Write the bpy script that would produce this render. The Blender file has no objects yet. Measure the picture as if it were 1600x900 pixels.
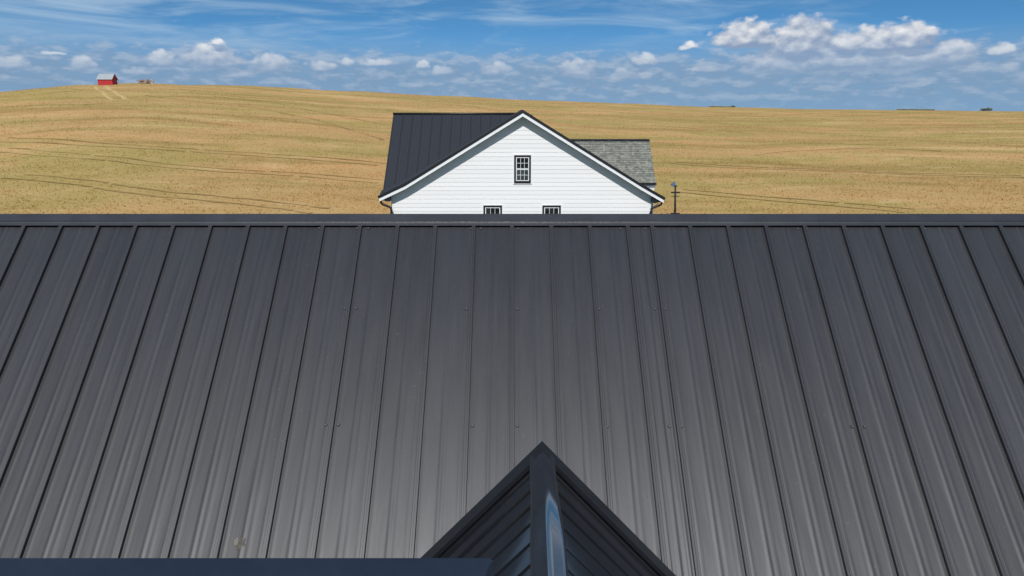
import bpy, bmesh, math, random
import numpy as np
from mathutils import Vector, Matrix

random.seed(7)
rng = np.random.default_rng(11)
scene = bpy.context.scene
COL = scene.collection
R = math.radians

# ------------------------------------------------------------------ camera
CAM_Z = 7.0
PITCH = 14.6
FPX = 1067.0                       # focal length in pixels of the 1600 px wide photograph
cam_data = bpy.data.cameras.new("camera")
cam_data.sensor_width = 36.0
cam_data.lens = 36.0 * FPX / 1600.0
cam_data.clip_start = 0.05
cam_data.clip_end = 20000.0
cam = bpy.data.objects.new("camera", cam_data)
cam.location = (0, 0, CAM_Z)
cam.rotation_euler = (R(90 - PITCH), 0, 0)
COL.objects.link(cam)
scene.camera = cam

ct, st = math.cos(R(PITCH)), math.sin(R(PITCH))
ORIGIN = Vector((0, 0, CAM_Z))


def ray(px, py):
    cx, cy = (px - 800) / FPX, (450 - py) / FPX
    return Vector((cx, ct + cy * st, -st + cy * ct))


def at_y(px, py, y):
    d = ray(px, py)
    return ORIGIN + d * (y / d.y)


def at_z(px, py, z):
    d = ray(px, py)
    return ORIGIN + d * ((z - CAM_Z) / d.z)


def at_plane(px, py, p, n):
    d = ray(px, py)
    return ORIGIN + d * ((p - ORIGIN).dot(n) / d.dot(n))


def azel(px, py):
    d = ray(px, py).normalized()
    return math.degrees(math.atan2(d.x, d.y)), math.degrees(math.asin(d.z))


# ------------------------------------------------------------------ light and colour management
SUN_EL, SUN_AZ = 43.0, -3.5        # azimuth measured from straight behind the camera, minus = to the left
scene.view_settings.view_transform = 'Standard'
scene.view_settings.look = 'None'
scene.view_settings.exposure = 0.0
scene.view_settings.gamma = 1.0
sun_dir = Vector((math.sin(R(SUN_AZ)) * math.cos(R(SUN_EL)), -math.cos(R(SUN_AZ)) * math.cos(R(SUN_EL)), math.sin(R(SUN_EL))))
sun = bpy.data.lights.new("sun", 'SUN')
sun.energy = 3.9
sun.angle = R(0.53)
sun.color = (1.0, 0.975, 0.94)
sun_ob = bpy.data.objects.new("sun", sun)
sun_ob.rotation_euler = sun_dir.to_track_quat('Z', 'Y').to_euler()
sun_ob.location = (0, -20, 40)
COL.objects.link(sun_ob)


# ------------------------------------------------------------------ node helpers
class NT:
    def __init__(self, tree):
        self.t = tree

    def n(self, typ, **kw):
        nd = self.t.nodes.new(typ)
        for k, v in kw.items():
            setattr(nd, k, v)
        return nd

    def put(self, sock, v):
        if isinstance(v, bpy.types.NodeSocket):
            self.t.links.new(v, sock)
        else:
            sock.default_value = v

    def m(self, op, a, b=0.0, c=0.0, clamp=False):
        nd = self.n('ShaderNodeMath', operation=op, use_clamp=clamp)
        for i, v in enumerate((a, b, c)):
            self.put(nd.inputs[i], v)
        return nd.outputs[0]

    def vm(self, op, a, b=(0, 0, 0), out=0):
        nd = self.n('ShaderNodeVectorMath', operation=op)
        self.put(nd.inputs[0], a)
        if op == 'SCALE':
            self.put(nd.inputs[3], b)
        elif op != 'LENGTH':
            self.put(nd.inputs[1], b)
        return nd.outputs[1 if op in ('LENGTH', 'DOT_PRODUCT') else 0]

    def smooth(self, v, lo, hi, a=0.0, b=1.0):
        nd = self.n('ShaderNodeMapRange', interpolation_type='SMOOTHSTEP')
        self.put(nd.inputs[0], v)
        for i, x in enumerate((lo, hi, a, b)):
            self.put(nd.inputs[i + 1], x)
        return nd.outputs[0]

    def lin(self, v, lo, hi, a=0.0, b=1.0):
        nd = self.n('ShaderNodeMapRange')
        self.put(nd.inputs[0], v)
        for i, x in enumerate((lo, hi, a, b)):
            self.put(nd.inputs[i + 1], x)
        return nd.outputs[0]

    def noise(self, vec, scale, detail=4.0, rough=0.55, dist=0.0):
        nd = self.n('ShaderNodeTexNoise')
        self.put(nd.inputs['Vector'], vec)
        nd.inputs['Scale'].default_value = scale
        nd.inputs['Detail'].default_value = detail
        nd.inputs['Roughness'].default_value = rough
        nd.inputs['Distortion'].default_value = dist
        return nd.outputs[0]

    def mix(self, f, a, b):
        nd = self.n('ShaderNodeMix', data_type='RGBA')
        self.put(nd.inputs[0], f)
        for s, v in ((6, a), (7, b)):
            if not isinstance(v, bpy.types.NodeSocket) and len(v) == 3:
                v = (*v, 1)
            self.put(nd.inputs[s], v)
        return nd.outputs[2]

    def comb(self, x, y, z=0.0):
        nd = self.n('ShaderNodeCombineXYZ')
        for i, v in enumerate((x, y, z)):
            self.put(nd.inputs[i], v)
        return nd.outputs[0]

    def sep(self, v):
        nd = self.n('ShaderNodeSeparateXYZ')
        self.put(nd.inputs[0], v)
        return nd.outputs

    def mapping(self, vec, scale=(1, 1, 1), loc=(0, 0, 0), rot=(0, 0, 0)):
        nd = self.n('ShaderNodeMapping')
        self.put(nd.inputs[0], vec)
        nd.inputs[1].default_value = loc
        nd.inputs[2].default_value = rot
        nd.inputs[3].default_value = scale
        return nd.outputs[0]


def srgb(r, g, b):
    def f(c):
        c /= 255.0
        return c / 12.92 if c <= 0.04045 else ((c + 0.055) / 1.055) ** 2.4
    return (f(r), f(g), f(b), 1.0)


# ------------------------------------------------------------------ world: Nishita sky with clouds
# cumulus clouds: centre x, base y, half width, height (pixels of the photograph, turned into azimuth and elevation), strength
CUMULUS = [
    (1165, 64, 58, 36, 1.0), (1250, 76, 66, 54, 1.0), (1322, 74, 46, 32, .9), (1366, 72, 54, 36, 1.0), (1420, 68, 54, 38, 1.0),
    (1486, 92, 46, 38, 1.0), (1412, 99, 62, 28, .95), (1225, 106, 92, 36, .95), (1320, 110, 66, 24, .9), (1515, 110, 40, 22, .9),
    (1566, 82, 34, 18, .85), (1578, 108, 24, 20, .8), (1330, 100, 215, 44, .92), (1300, 128, 80, 16, .7), (1420, 124, 70, 18, .75),
    (1620, 128, 60, 24, .8), (1100, 108, 40, 18, .7), (1080, 74, 34, 18, .6),
    (20, 102, 30, 18, .9), (128, 104, 24, 18, .9), (215, 114, 40, 16, .6), (252, 98, 28, 22, .95), (332, 98, 52, 32, 1.0),
    (425, 106, 38, 24, .95), (337, 69, 26, 17, .6), (85, 85, 34, 8, .6), (500, 106, 36, 18, .7), (370, 118, 60, 14, .7),
    (590, 100, 44, 16, .65), (662, 103, 12, 12, .95), (690, 112, 22, 14, .85), (778, 112, 34, 22, .8), (905, 114, 34, 24, .95),
    (968, 122, 40, 18, .8), (1010, 97, 28, 20, .85), (1008, 120, 18, 13, .9), (715, 128, 30, 11, .75), (540, 100, 20, 15, .75),
    (640, 134, 40, 10, .6), (860, 132, 50, 12, .6), (1730, 92, 100, 64, 1.0), (1890, 100, 90, 50, 1.0),
]
world = bpy.data.worlds.new("World")
scene.world = world
world.cycles.sampling_method = 'MANUAL'
world.cycles.sample_map_resolution = 256
world.use_nodes = True


def cloud_group():
    g = bpy.data.node_groups.new("cloud_density", 'ShaderNodeTree')
    g.interface.new_socket("P", in_out='INPUT', socket_type='NodeSocketVector')
    g.interface.new_socket("cumulus", in_out='OUTPUT', socket_type='NodeSocketFloat')
    g.interface.new_socket("layer", in_out='OUTPUT', socket_type='NodeSocketFloat')
    T = NT(g)
    gi, go = T.n('NodeGroupInput'), T.n('NodeGroupOutput')
    P = gi.outputs[0]
    az, el, _ = T.sep(P)
    # soft warp so that no outline is an ellipse
    wv = T.n('ShaderNodeTexNoise')
    T.put(wv.inputs['Vector'], T.vm('MULTIPLY', P, (0.55, 1.0, 1.0)))
    wv.inputs['Scale'].default_value = 1.3
    wv.inputs['Detail'].default_value = 3.0
    w = T.vm('MULTIPLY', T.vm('SUBTRACT', wv.outputs[1], (.5, .5, .5)), (1.3, 0.42, 0))
    Q = T.vm('ADD', P, w)
    best = None
    for (x, yb, hw, h, s) in CUMULUS:
        a0, e0 = azel(x, yb)
        a1, _e = azel(x + hw, yb)
        _a, e1 = azel(x, yb - h)
        ha, he = (a1 - a0) * 1.12, (e1 - e0) * 1.12
        d = T.vm('MULTIPLY', T.vm('SUBTRACT', Q, (a0, e0, 0)), (1 / ha, 1 / he, 0))
        dx, dy, _z = T.sep(d)
        dyl = T.m('MAXIMUM', dy, T.m('MULTIPLY', dy, -2.6))
        ln = T.vm('LENGTH', T.comb(dx, dyl))
        e = T.m('SUBTRACT', s, ln)
        best = e if best is None else T.m('SMOOTH_MAX', best, e, 0.12)
    bil = T.noise(T.vm('MULTIPLY', P, (1.0, 1.45, 1)), 1.1, 6.0, .55)
    vor = T.n('ShaderNodeTexVoronoi', feature='SMOOTH_F1')
    T.put(vor.inputs['Vector'], T.vm('ADD', T.vm('MULTIPLY', P, (1.0, 1.3, 1)), T.vm('SCALE', wv.outputs[1], .5)))
    vor.inputs['Scale'].default_value = 1.25
    vor.inputs['Smoothness'].default_value = .3
    puff = T.m('ADD', T.m('MULTIPLY', T.m('SUBTRACT', bil, .5), 1.5), T.m('MULTIPLY', T.m('SUBTRACT', .42, vor.outputs[0]), .55))
    T.put(go.inputs[0], T.m('ADD', T.m('MULTIPLY', best, 2.0), T.m('MULTIPLY', puff, .92)))
    # far cloud deck: long flat puffs that crowd towards the horizon, the same in every direction
    lay = T.noise(T.vm('MULTIPLY', P, (.62, 1.75, 1)), .95, 5.0, .55, .1)
    env = T.smooth(el, 5.3, 3.6)
    T.put(go.inputs[1], T.m('SUBTRACT', T.m('ADD', lay, T.m('MULTIPLY', env, .33)), .70))
    return g


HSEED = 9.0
CG = cloud_group()
W = NT(world.node_tree)
world.node_tree.nodes.clear()
out = W.n('ShaderNodeOutputWorld')
tc = W.n('ShaderNodeTexCoord')
D = W.vm('NORMALIZE', tc.outputs['Generated'])
dx, dy, dz = W.sep(D)
az = W.m('MULTIPLY', W.m('ARCTAN2', dx, dy), 180 / math.pi)
el = W.m('MULTIPLY', W.m('ARCSINE', dz), 180 / math.pi)
P = W.comb(az, el)
sky = W.n('ShaderNodeTexSky', sky_type='NISHITA')
sky.sun_disc = False
sky.sun_elevation = R(SUN_EL)
sky.sun_rotation = R(180 - SUN_AZ)
sky.altitude = 900
sky.air_density = 1.0
sky.dust_density = 0.15
sky.ozone_density = 3.0
# clear dry air: the horizon keeps the blue of the sky a little higher up
lift = W.m('MULTIPLY_ADD', W.m('MAXIMUM', dz, 0.0), 2.0, .13)
W.put(sky.inputs[0], W.vm('NORMALIZE', W.comb(dx, dy, lift)))
SKY_STRENGTH = 0.112
skyc = W.vm('MULTIPLY', sky.outputs[0], (.54, 1.0, 1.12))
bg = W.n('ShaderNodeBackground')
W.put(bg.inputs[0], skyc)
bg.inputs[1].default_value = SKY_STRENGTH


def grp(vec):
    nd = W.n('ShaderNodeGroup')
    nd.node_tree = CG
    W.put(nd.inputs[0], vec)
    return nd.outputs


g0 = grp(P)
g1 = grp(W.vm('ADD', P, (-.14, .5, 0)))
# cirrus: combed streaks
cv = W.mapping(P, scale=(.075, .50, 1), rot=(0, 0, R(-4)), loc=(4.6, 2.2, 0))
ci = W.noise(cv, 1.0, 7.0, .6, 1.1)
ci2 = W.noise(W.mapping(P, scale=(.03, .16, 1), loc=(3.1, 7.7, 0)), 1.0, 3.0, .5)
cir = W.m('MULTIPLY', W.smooth(W.m('ADD', ci, W.m('MULTIPLY', W.m('SUBTRACT', ci2, .5), .8)), .37, .80), W.smooth(el, 2.6, 5.0))
cir = W.m('MULTIPLY', cir, .85)
cir = W.m('MULTIPLY', cir, W.smooth(el, 48, 18, .06, .76))
# cumulus added above the view, seed picked so the near ridge cap reflects it
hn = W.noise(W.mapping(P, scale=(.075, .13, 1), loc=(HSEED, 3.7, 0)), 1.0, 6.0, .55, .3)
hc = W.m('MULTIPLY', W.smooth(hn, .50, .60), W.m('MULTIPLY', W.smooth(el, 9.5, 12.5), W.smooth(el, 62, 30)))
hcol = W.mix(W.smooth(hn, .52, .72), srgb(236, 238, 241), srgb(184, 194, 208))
# far deck
veil = W.m('MULTIPLY', W.smooth(el, 6.2, 2.6), .92)
la = W.m('MULTIPLY', W.smooth(g0[1], -.06, .16), W.smooth(el, .1, 1.6, .2, .54))
ll = W.m('SUBTRACT', g0[1], g1[1])
lcol = W.mix(W.smooth(ll, -.08, .26), srgb(128, 155, 186), srgb(176, 190, 208))
# cumulus
ca = W.m('MULTIPLY', W.smooth(g0[0], .0, .62), W.smooth(el, 1.4, 5.4, .30, 1.0))
cl = W.m('SUBTRACT', g0[0], g1[0])
lit = W.smooth(cl, -.45, 1.5)
ccol = W.mix(lit, srgb(138, 157, 186), srgb(244, 244, 244))
haze_low = W.smooth(el, 6.0, 1.0)
ccol = W.mix(W.m('MULTIPLY', haze_low, .80), ccol, srgb(140, 166, 196))


def over(shader, col, a):
    b = W.n('ShaderNodeBackground')
    W.put(b.inputs[0], col)
    b.inputs[1].default_value = 1.0
    mx = W.n('ShaderNodeMixShader')
    W.put(mx.inputs[0], a)
    W.t.links.new(shader, mx.inputs[1])
    W.t.links.new(b.outputs[0], mx.inputs[2])
    return mx.outputs[0]


s = over(bg.outputs[0], srgb(186, 208, 226), cir)
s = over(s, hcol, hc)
s = over(s, srgb(126, 158, 190), veil)
s = over(s, lcol, la)
s = over(s, ccol, W.m('MULTIPLY', ca, W.smooth(el, -.2, .6)))
W.t.links.new(s, out.inputs[0])


# ------------------------------------------------------------------ materials
def new_mat(name):
    m = bpy.data.materials.new(name)
    m.use_nodes = True
    T = NT(m.node_tree)
    b = m.node_tree.nodes['Principled BSDF']
    tcn = T.n('ShaderNodeTexCoord')
    return m, T, b, tcn.outputs['Object']


def bump(T, b, h, strength, dist):
    nd = T.n('ShaderNodeBump')
    nd.inputs['Strength'].default_value = strength
    nd.inputs['Distance'].default_value = dist
    T.put(nd.inputs['Height'], h)
    T.t.links.new(nd.outputs[0], b.inputs['Normal'])


def mat_roof():
    """matt crinkle-coated charcoal steel"""
    m, T, b, oc = new_mat("charcoal_roof_metal")
    big = T.noise(T.mapping(oc, scale=(2.2, .5, .5)), 1.0, 3)
    fine = T.noise(oc, 105, 3, .7)
    dust = T.noise(T.mapping(oc, scale=(14, 1.2, 1.2)), 1.0, 5, .65)
    f = T.m('ADD', T.m('MULTIPLY', T.m('SUBTRACT', fine, .5), 1.5), T.m('MULTIPLY', T.m('SUBTRACT', dust, .5), 1.0))
    c = T.mix(T.m('ADD', .5, f, clamp=True), srgb(25, 25, 27), srgb(39, 39, 41))
    c = T.mix(T.smooth(big, .5, .75, 0, .35), c, srgb(44, 43, 43))
    c = T.mix(T.smooth(T.noise(oc, 34, 2, .5), .70, .78, 0, .5), c, srgb(84, 84, 84))
    oi = T.n('ShaderNodeObjectInfo')
    c = T.mix(T.m('MULTIPLY', oi.outputs['Random'], .35), c, srgb(46, 47, 50))
    T.put(b.inputs['Base Color'], c)
    T.put(b.inputs['Roughness'], T.lin(T.m('ADD', T.m('MULTIPLY', fine, .5), T.m('MULTIPLY', dust, .5)), .3, .7, .43, .54))
    b.inputs['Specular IOR Level'].default_value = .76
    # rolling grain runs up the sheet and spreads the gloss sideways
    b.inputs['Anisotropic'].default_value = .34
    T.put(b.inputs['Tangent'], T.comb(1.0, 0.0, 0.0))
    osc = T.noise(T.mapping(oc, scale=(9, .9, .9)), 1.0, 3, .5)
    bump(T, b, T.m('ADD', T.m('MULTIPLY', osc, 1.0), T.m('MULTIPLY', fine, .05)), .35, .012)
    return m


def mat_trim(name, c0, rough, spec=.5, coat=0.0, wob=.28):
    """smooth painted steel flashing"""
    m, T, b, oc = new_mat(name)
    n1 = T.noise(oc, 3.0, 4)
    n2 = T.noise(oc, 45, 3)
    T.put(b.inputs['Base Color'], T.mix(T.smooth(n1, .35, .7), c0, tuple(x * 1.35 for x in c0[:3])))
    T.put(b.inputs['Roughness'], T.m('ADD', T.lin(n2, .3, .7, rough * .85, rough * 1.2), T.lin(n1, .4, .7, 0, .04)))
    b.inputs['Specular IOR Level'].default_value = spec
    b.inputs['Coat Weight'].default_value = coat
    b.inputs['Coat Roughness'].default_value = .07
    bump(T, b, T.noise(T.mapping(oc, scale=(2.5, 2.5, 2.5)), 1.0, 2), wob, .02)
    return m


def mat_paint(name, c, rough=.5, var=.06, scale=3.0, stretch=(1, 1, 1)):
    m, T, b, oc = new_mat(name)
    n1 = T.noise(T.mapping(oc, scale=stretch), scale, 5)
    n2 = T.noise(oc, 60, 3)
    if name.startswith('white_siding'):
        oi = T.n('ShaderNodeObjectInfo')
        n1 = T.m('ADD', T.m('MULTIPLY', n1, .55), T.m('MULTIPLY', oi.outputs['Random'], .45))
    lo = tuple(x * (1 - var) for x in c[:3])
    hi = tuple(min(1, x * (1 + var)) for x in c[:3])
    T.put(b.inputs['Base Color'], T.mix(T.smooth(T.m('ADD', T.m('MULTIPLY', n1, .7), T.m('MULTIPLY', n2, .3)), .3, .7), lo, hi))
    b.inputs['Roughness'].default_value = rough
    bump(T, b, n2, .15, .004)
    return m


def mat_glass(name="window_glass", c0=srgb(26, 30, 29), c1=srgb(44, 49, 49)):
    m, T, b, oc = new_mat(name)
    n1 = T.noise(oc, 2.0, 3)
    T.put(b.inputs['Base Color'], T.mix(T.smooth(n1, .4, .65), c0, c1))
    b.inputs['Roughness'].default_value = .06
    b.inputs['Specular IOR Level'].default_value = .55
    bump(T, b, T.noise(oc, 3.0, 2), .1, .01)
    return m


def mat_shingle():
    m, T, b, oc = new_mat("weathered_shingle")
    geo = T.n('ShaderNodeNewGeometry')
    rnd = geo.outputs['Random Per Island']
    grain = T.noise(T.mapping(oc, scale=(40, 3, 3)), 1.0, 4)
    blot = T.noise(T.mapping(oc, scale=(.9, .6, .6)), 1.0, 4, .6)
    c = T.mix(rnd, srgb(114, 115, 105), srgb(150, 150, 138))
    c = T.mix(T.smooth(grain, .35, .8, 0, .4), c, srgb(70, 72, 70))
    c = T.mix(T.smooth(blot, .5, .68, 0, .36), c, srgb(84, 86, 77))
    T.put(b.inputs['Base Color'], c)
    b.inputs['Roughness'].default_value = .92
    return m


def field_colour(T, pos):
    """dry wheat-gold pasture: patches, drier and greener drifts, fine stalk grain"""
    p2 = T.vm('MULTIPLY', pos, (1, 1, 0))
    a = T.noise(T.mapping(p2, scale=(.012, .03, 1), rot=(0, 0, R(8))), 1.0, 5, .6, .6)
    bb = T.noise(T.mapping(p2, scale=(.035, .06, 1), loc=(7, 3, 0)), 1.0, 5, .62, .3)
    cc = T.noise(T.mapping(p2, scale=(.16, .3, 1), loc=(2, 9, 0)), 1.0, 5, .65)
    dd = T.noise(T.mapping(p2, scale=(.9, 1.6, 1)), 1.0, 5, .7)
    ss = T.noise(T.mapping(p2, scale=(.018, .11, 1), loc=(5, 1, 0), rot=(0, 0, R(-6))), 1.0, 5, .6, .4)
    c = T.mix(T.smooth(bb, .36, .64), srgb(182, 150, 94), srgb(200, 168, 112))
    c = T.mix(T.smooth(a, .47, .62, 0, .6), c, srgb(202, 156, 102))
    c = T.mix(T.smooth(T.m('ADD', T.m('MULTIPLY', a, -.5), bb), .19, .34, 0, .78), c, srgb(164, 147, 82))
    c = T.mix(T.smooth(ss, .49, .64, 0, .72), c, srgb(158, 132, 76))
    c = T.mix(T.smooth(ss, .46, .30, 0, .5), c, srgb(214, 184, 128))
    c = T.mix(T.smooth(cc, .52, .72, 0, .42), c, srgb(150, 128, 72))
    c = T.mix(T.smooth(cc, .44, .28, 0, .4), c, srgb(216, 188, 136))
    c = T.mix(T.smooth(dd, .52, .74, 0, .45), c, srgb(150, 124, 78))
    return T.vm('MULTIPLY', c, (1.02, 1.0, 1.05))


def mat_field():
    m, T, b, oc = new_mat("dry_pasture")
    geo = T.n('ShaderNodeNewGeometry')
    pos = geo.outputs['Position']
    T.put(b.inputs['Base Color'], field_colour(T, pos))
    b.inputs['Roughness'].default_value = 1.0
    b.inputs['Specular IOR Level'].default_value = .1
    h = T.m('ADD', T.noise(pos, .8, 5, .7), T.m('MULTIPLY', T.noise(pos, 4, 4, .7), .4))
    bump(T, b, h, .5, .4)
    return m


def mat_grass():
    m, T, b, oc = new_mat("dry_grass_blades")
    geo = T.n('ShaderNodeNewGeometry')
    at = T.n('ShaderNodeAttribute', attribute_name='tint')
    v = at.outputs['Fac']
    c = field_colour(T, geo.outputs['Position'])
    hsv = T.n('ShaderNodeHueSaturation')
    T.put(hsv.inputs['Color'], c)
    T.put(hsv.inputs['Value'], T.lin(v, 0, 1, 1.08, 1.42))
    T.put(hsv.inputs['Hue'], T.lin(v, 0, 1, .507, .5))
    # thin blades pass light through: half of it scatters out on the far side
    df, tr, mx = T.n('ShaderNodeBsdfDiffuse'), T.n('ShaderNodeBsdfTranslucent'), T.n('ShaderNodeMixShader')
    T.put(df.inputs[0], hsv.outputs[0])
    T.put(tr.inputs[0], hsv.outputs[0])
    mx.inputs[0].default_value = .5
    T.t.links.new(df.outputs[0], mx.inputs[1])
    T.t.links.new(tr.outputs[0], mx.inputs[2])
    mo = [n_ for n_ in m.node_tree.nodes if n_.type == 'OUTPUT_MATERIAL'][0]
    T.t.links.new(mx.outputs[0], mo.inputs[0])
    return m


def mat_rut():
    """wheel-pressed stubble, worn dark in stretches and grown over in others"""
    m, T, b, oc = new_mat("pressed_stubble")
    geo = T.n('ShaderNodeNewGeometry')
    pos = geo.outputs['Position']
    n1 = T.noise(T.vm('MULTIPLY', pos, (1, 1, 0)), .12, 5, .75)
    c = T.mix(T.smooth(n1, .38, .64, .1, .95), field_colour(T, pos), srgb(136, 108, 64))
    T.put(b.inputs['Base Color'], c)
    b.inputs['Roughness'].default_value = 1.0
    b.inputs['Specular IOR Level'].default_value = .1
    return m


def mat_plain_ground(name, c0, c1, sc=1.5):
    m, T, b, oc = new_mat(name)
    geo = T.n('ShaderNodeNewGeometry')
    n1 = T.noise(geo.outputs['Position'], sc, 6, .7)
    T.put(b.inputs['Base Color'], T.mix(T.smooth(n1, .35, .65), c0, c1))
    b.inputs['Roughness'].default_value = 1.0
    b.inputs['Specular IOR Level'].default_value = .1
    bump(T, b, n1, .8, .2)
    return m


M = dict(
    roof=mat_roof(),
    cap=mat_trim("charcoal_ridge_flashing", srgb(38, 41, 47), .5, .4, 0, .12),
    glint=mat_trim("polished_dark_ridge_cap", srgb(30, 33, 40), .15, .8, 1.0, .08),
    gloss=mat_trim("glossy_dark_flashing", srgb(30, 33, 40), .15, .8, .7, .08),
    glossroof=mat_trim("glossy_dark_roof_sheet", srgb(27, 29, 33), .13, .8, .5, .07),
    underlay=mat_paint("dark_underlay", srgb(28, 28, 30), .8),
    houseroof=mat_paint("farmhouse_roof_metal", srgb(46, 47, 51), .42, .04),
    black=mat_paint("black_trim_paint", srgb(17, 17, 19), .5),
    white=mat_paint("white_siding_paint", (.76, .75, .73, 1), .55, .03, 1.2, (.25, 1, 2)),
    whitetrim=mat_paint("white_trim_paint", (.78, .78, .775, 1), .5, .02),
    glass=mat_glass(),
    greyglass=mat_glass("grey_window_glass", srgb(40, 46, 46), srgb(66, 74, 74)),  # greyer base colour, used on the lower sash panes of one window
    shingle=mat_shingle(),
    field=mat_field(),
    grass=mat_grass(),
    rut=mat_rut(),
    added_lawn=mat_plain_ground("added_dark_lawn", (.035, .055, .02, 1), (.06, .075, .03, 1)),
    ruty=mat_plain_ground("pale_worn_grass", srgb(192, 164, 108), srgb(206, 178, 124)),
    red=mat_paint("red_barn_paint", srgb(170, 38, 42), .7, .14, .5, (6, 6, .6)),
    tin=mat_trim("bare_tin_roof", srgb(146, 150, 153), .6),
    wood=mat_paint("weathered_timber", srgb(142, 116, 110), .9, .25, 2.0),
    stone=mat_paint("pale_rubble", srgb(180, 156, 130), .95, .2, 1.0),
    leaf=mat_paint("dark_green_leaves", srgb(94, 106, 94), .8, .35, 3.0),
    leafpale=mat_paint("dull_green_hedge_leaves", srgb(122, 124, 90), .85, .3, 2.0),
    bark=mat_paint("tree_bark", srgb(74, 62, 50), .95, .2, 4.0),
    steel=mat_trim("screw_steel", srgb(84, 86, 90), .34),
    rubber=mat_paint("screw_washer", srgb(22, 22, 24), .6),
    blue=mat_paint("blue_painted_metal", srgb(66, 92, 120), .4, .2, 6.0),
    pole=mat_paint("dark_pole_paint", srgb(30, 22, 24), .6),
    paleblot=mat_paint("pale_blot_paint", srgb(112, 109, 103), .9, .25, 40),  # pale tone of the smaller blot over the brown smear
    dirt=mat_paint("brown_smear", srgb(82, 77, 70), .9, .2, 40),
    earth=mat_paint("concrete_plinth", srgb(130, 128, 122), .9),
)


M['glint'].node_tree.nodes['Principled BSDF'].inputs['Coat IOR'].default_value = 2.3


# ------------------------------------------------------------------ mesh helpers
class MB:
    def __init__(self):
        self.v, self.f, self.s = [], [], []

    def add(self, verts, faces, smooth=False):
        k = len(self.v)
        self.v += [tuple(p) for p in verts]
        self.f += [tuple(i + k for i in f) for f in faces]
        self.s += [smooth] * len(faces)

    def box(self, a, b, mtx=None):
        x0, y0, z0 = a
        x1, y1, z1 = b
        vs = [Vector(p) for p in ((x0, y0, z0), (x1, y0, z0), (x1, y1, z0), (x0, y1, z0), (x0, y0, z1), (x1, y0, z1), (x1, y1, z1), (x0, y1, z1))]
        if mtx:
            vs = [mtx @ p for p in vs]
        self.add(vs, [(0, 3, 2, 1), (4, 5, 6, 7), (0, 1, 5, 4), (1, 2, 6, 5), (2, 3, 7, 6), (3, 0, 4, 7)])

    def prism(self, poly, d):
        """poly: ordered 3D outline, d: extrusion vector"""
        n = len(poly)
        a = [Vector(p) for p in poly]
        b = [p + Vector(d) for p in a]
        fs = [tuple(range(n)), tuple(range(2 * n - 1, n - 1, -1))]
        fs += [(i, i + n, (i + 1) % n + n, (i + 1) % n) for i in range(n)]
        self.add(a + b, fs)

    def tube(self, pts, r, seg=8, close=True):
        pts = [Vector(p) for p in pts]
        rs = r if isinstance(r, (list, tuple)) else [r] * len(pts)
        vs, fs = [], []
        for i, p in enumerate(pts):
            t = (pts[min(i + 1, len(pts) - 1)] - pts[max(i - 1, 0)]).normalized()
            u = t.orthogonal().normalized() if abs(t.z) > .95 else t.cross(Vector((0, 0, 1))).normalized()
            w = t.cross(u)
            for k in range(seg):
                a = 2 * math.pi * k / seg
                vs.append(p + (u * math.cos(a) + w * math.sin(a)) * rs[i])
        for i in range(len(pts) - 1):
            for k in range(seg):
                fs.append((i * seg + k, i * seg + (k + 1) % seg, (i + 1) * seg + (k + 1) % seg, (i + 1) * seg + k))
        if close:
            fs.append(tuple(range(seg - 1, -1, -1)))
            fs.append(tuple((len(pts) - 1) * seg + k for k in range(seg)))
        self.add(vs, fs, True)

    def mesh(self, name, mat):
        me = bpy.data.meshes.new(name)
        me.from_pydata(self.v, [], self.f)
        me.polygons.foreach_set('use_smooth', self.s)
        bm = bmesh.new()
        bm.from_mesh(me)
        if len(bm.faces) < 60000:
            bmesh.ops.recalc_face_normals(bm, faces=bm.faces) if getattr(self, 'recalc', True) else None
        bm.to_mesh(me)
        bm.free()
        me.materials.append(mat)
        return me

    def build(self, name, mat, parent=None, recalc=True):
        self.recalc = recalc
        return link(name, self.mesh(name, mat), parent)


def link(name, me, parent=None):
    o = bpy.data.objects.new(name, me)
    COL.objects.link(o)
    if parent is not None:
        o.parent = parent
        if parent.type == 'EMPTY':      # parts are built in world coordinates
            o.matrix_parent_inverse = Matrix.Translation(-parent.location)
    return o


def thing(name, label, cat, loc=(0, 0, 0), group=None):
    o = bpy.data.objects.new(name, None)
    o.location = loc
    o.empty_display_size = .3
    COL.objects.link(o)
    o['label'] = label
    o['category'] = cat
    if group:
        o['group'] = group
    return o


def tag(o, label=None, cat=None, group=None, kind=None):
    for k, v in (('label', label), ('category', cat), ('group', group), ('kind', kind)):
        if v:
            o[k] = v
    return o


# ------------------------------------------------------------------ terrain
CREST = [(-700, 205), (-400, 178), (-200, 160), (0, 144), (60, 138.5), (110, 135), (150, 133.4), (190, 131.6), (240, 131), (300, 132.2), (400, 136), (500, 140.5),
         (600, 145.5), (700, 150.5), (800, 155.2), (900, 159.4), (1000, 163), (1100, 166.8), (1200, 169.6), (1300, 171.2), (1400, 172.3),
         (1500, 173.2), (1600, 174.2), (1900, 176), (2400, 178)]
c_az, c_tan = [], []
for x, y in CREST:
    d = ray(x, y)
    c_az.append(math.degrees(math.atan2(d.x, d.y)))
    c_tan.append(d.z / math.hypot(d.x, d.y))
c_az, c_tan = np.array(c_az), np.array(c_tan)
R0 = 44.0
UND = [(rng.uniform(14, 60), rng.uniform(0, 2 * math.pi), rng.uniform(0, 6.28)) for _ in range(10)]


def und(x, y):
    s_ = 0
    for wl, a, p in UND:
        s_ = s_ + np.sin((x * math.cos(a) + y * math.sin(a)) * 2 * math.pi / wl + p) * wl * .0022
    return s_


def crest_r(a):
    return np.interp(a, [-60, -33, -15, 10, 40, 80], [300, 300, 330, 400, 450, 450])


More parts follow.
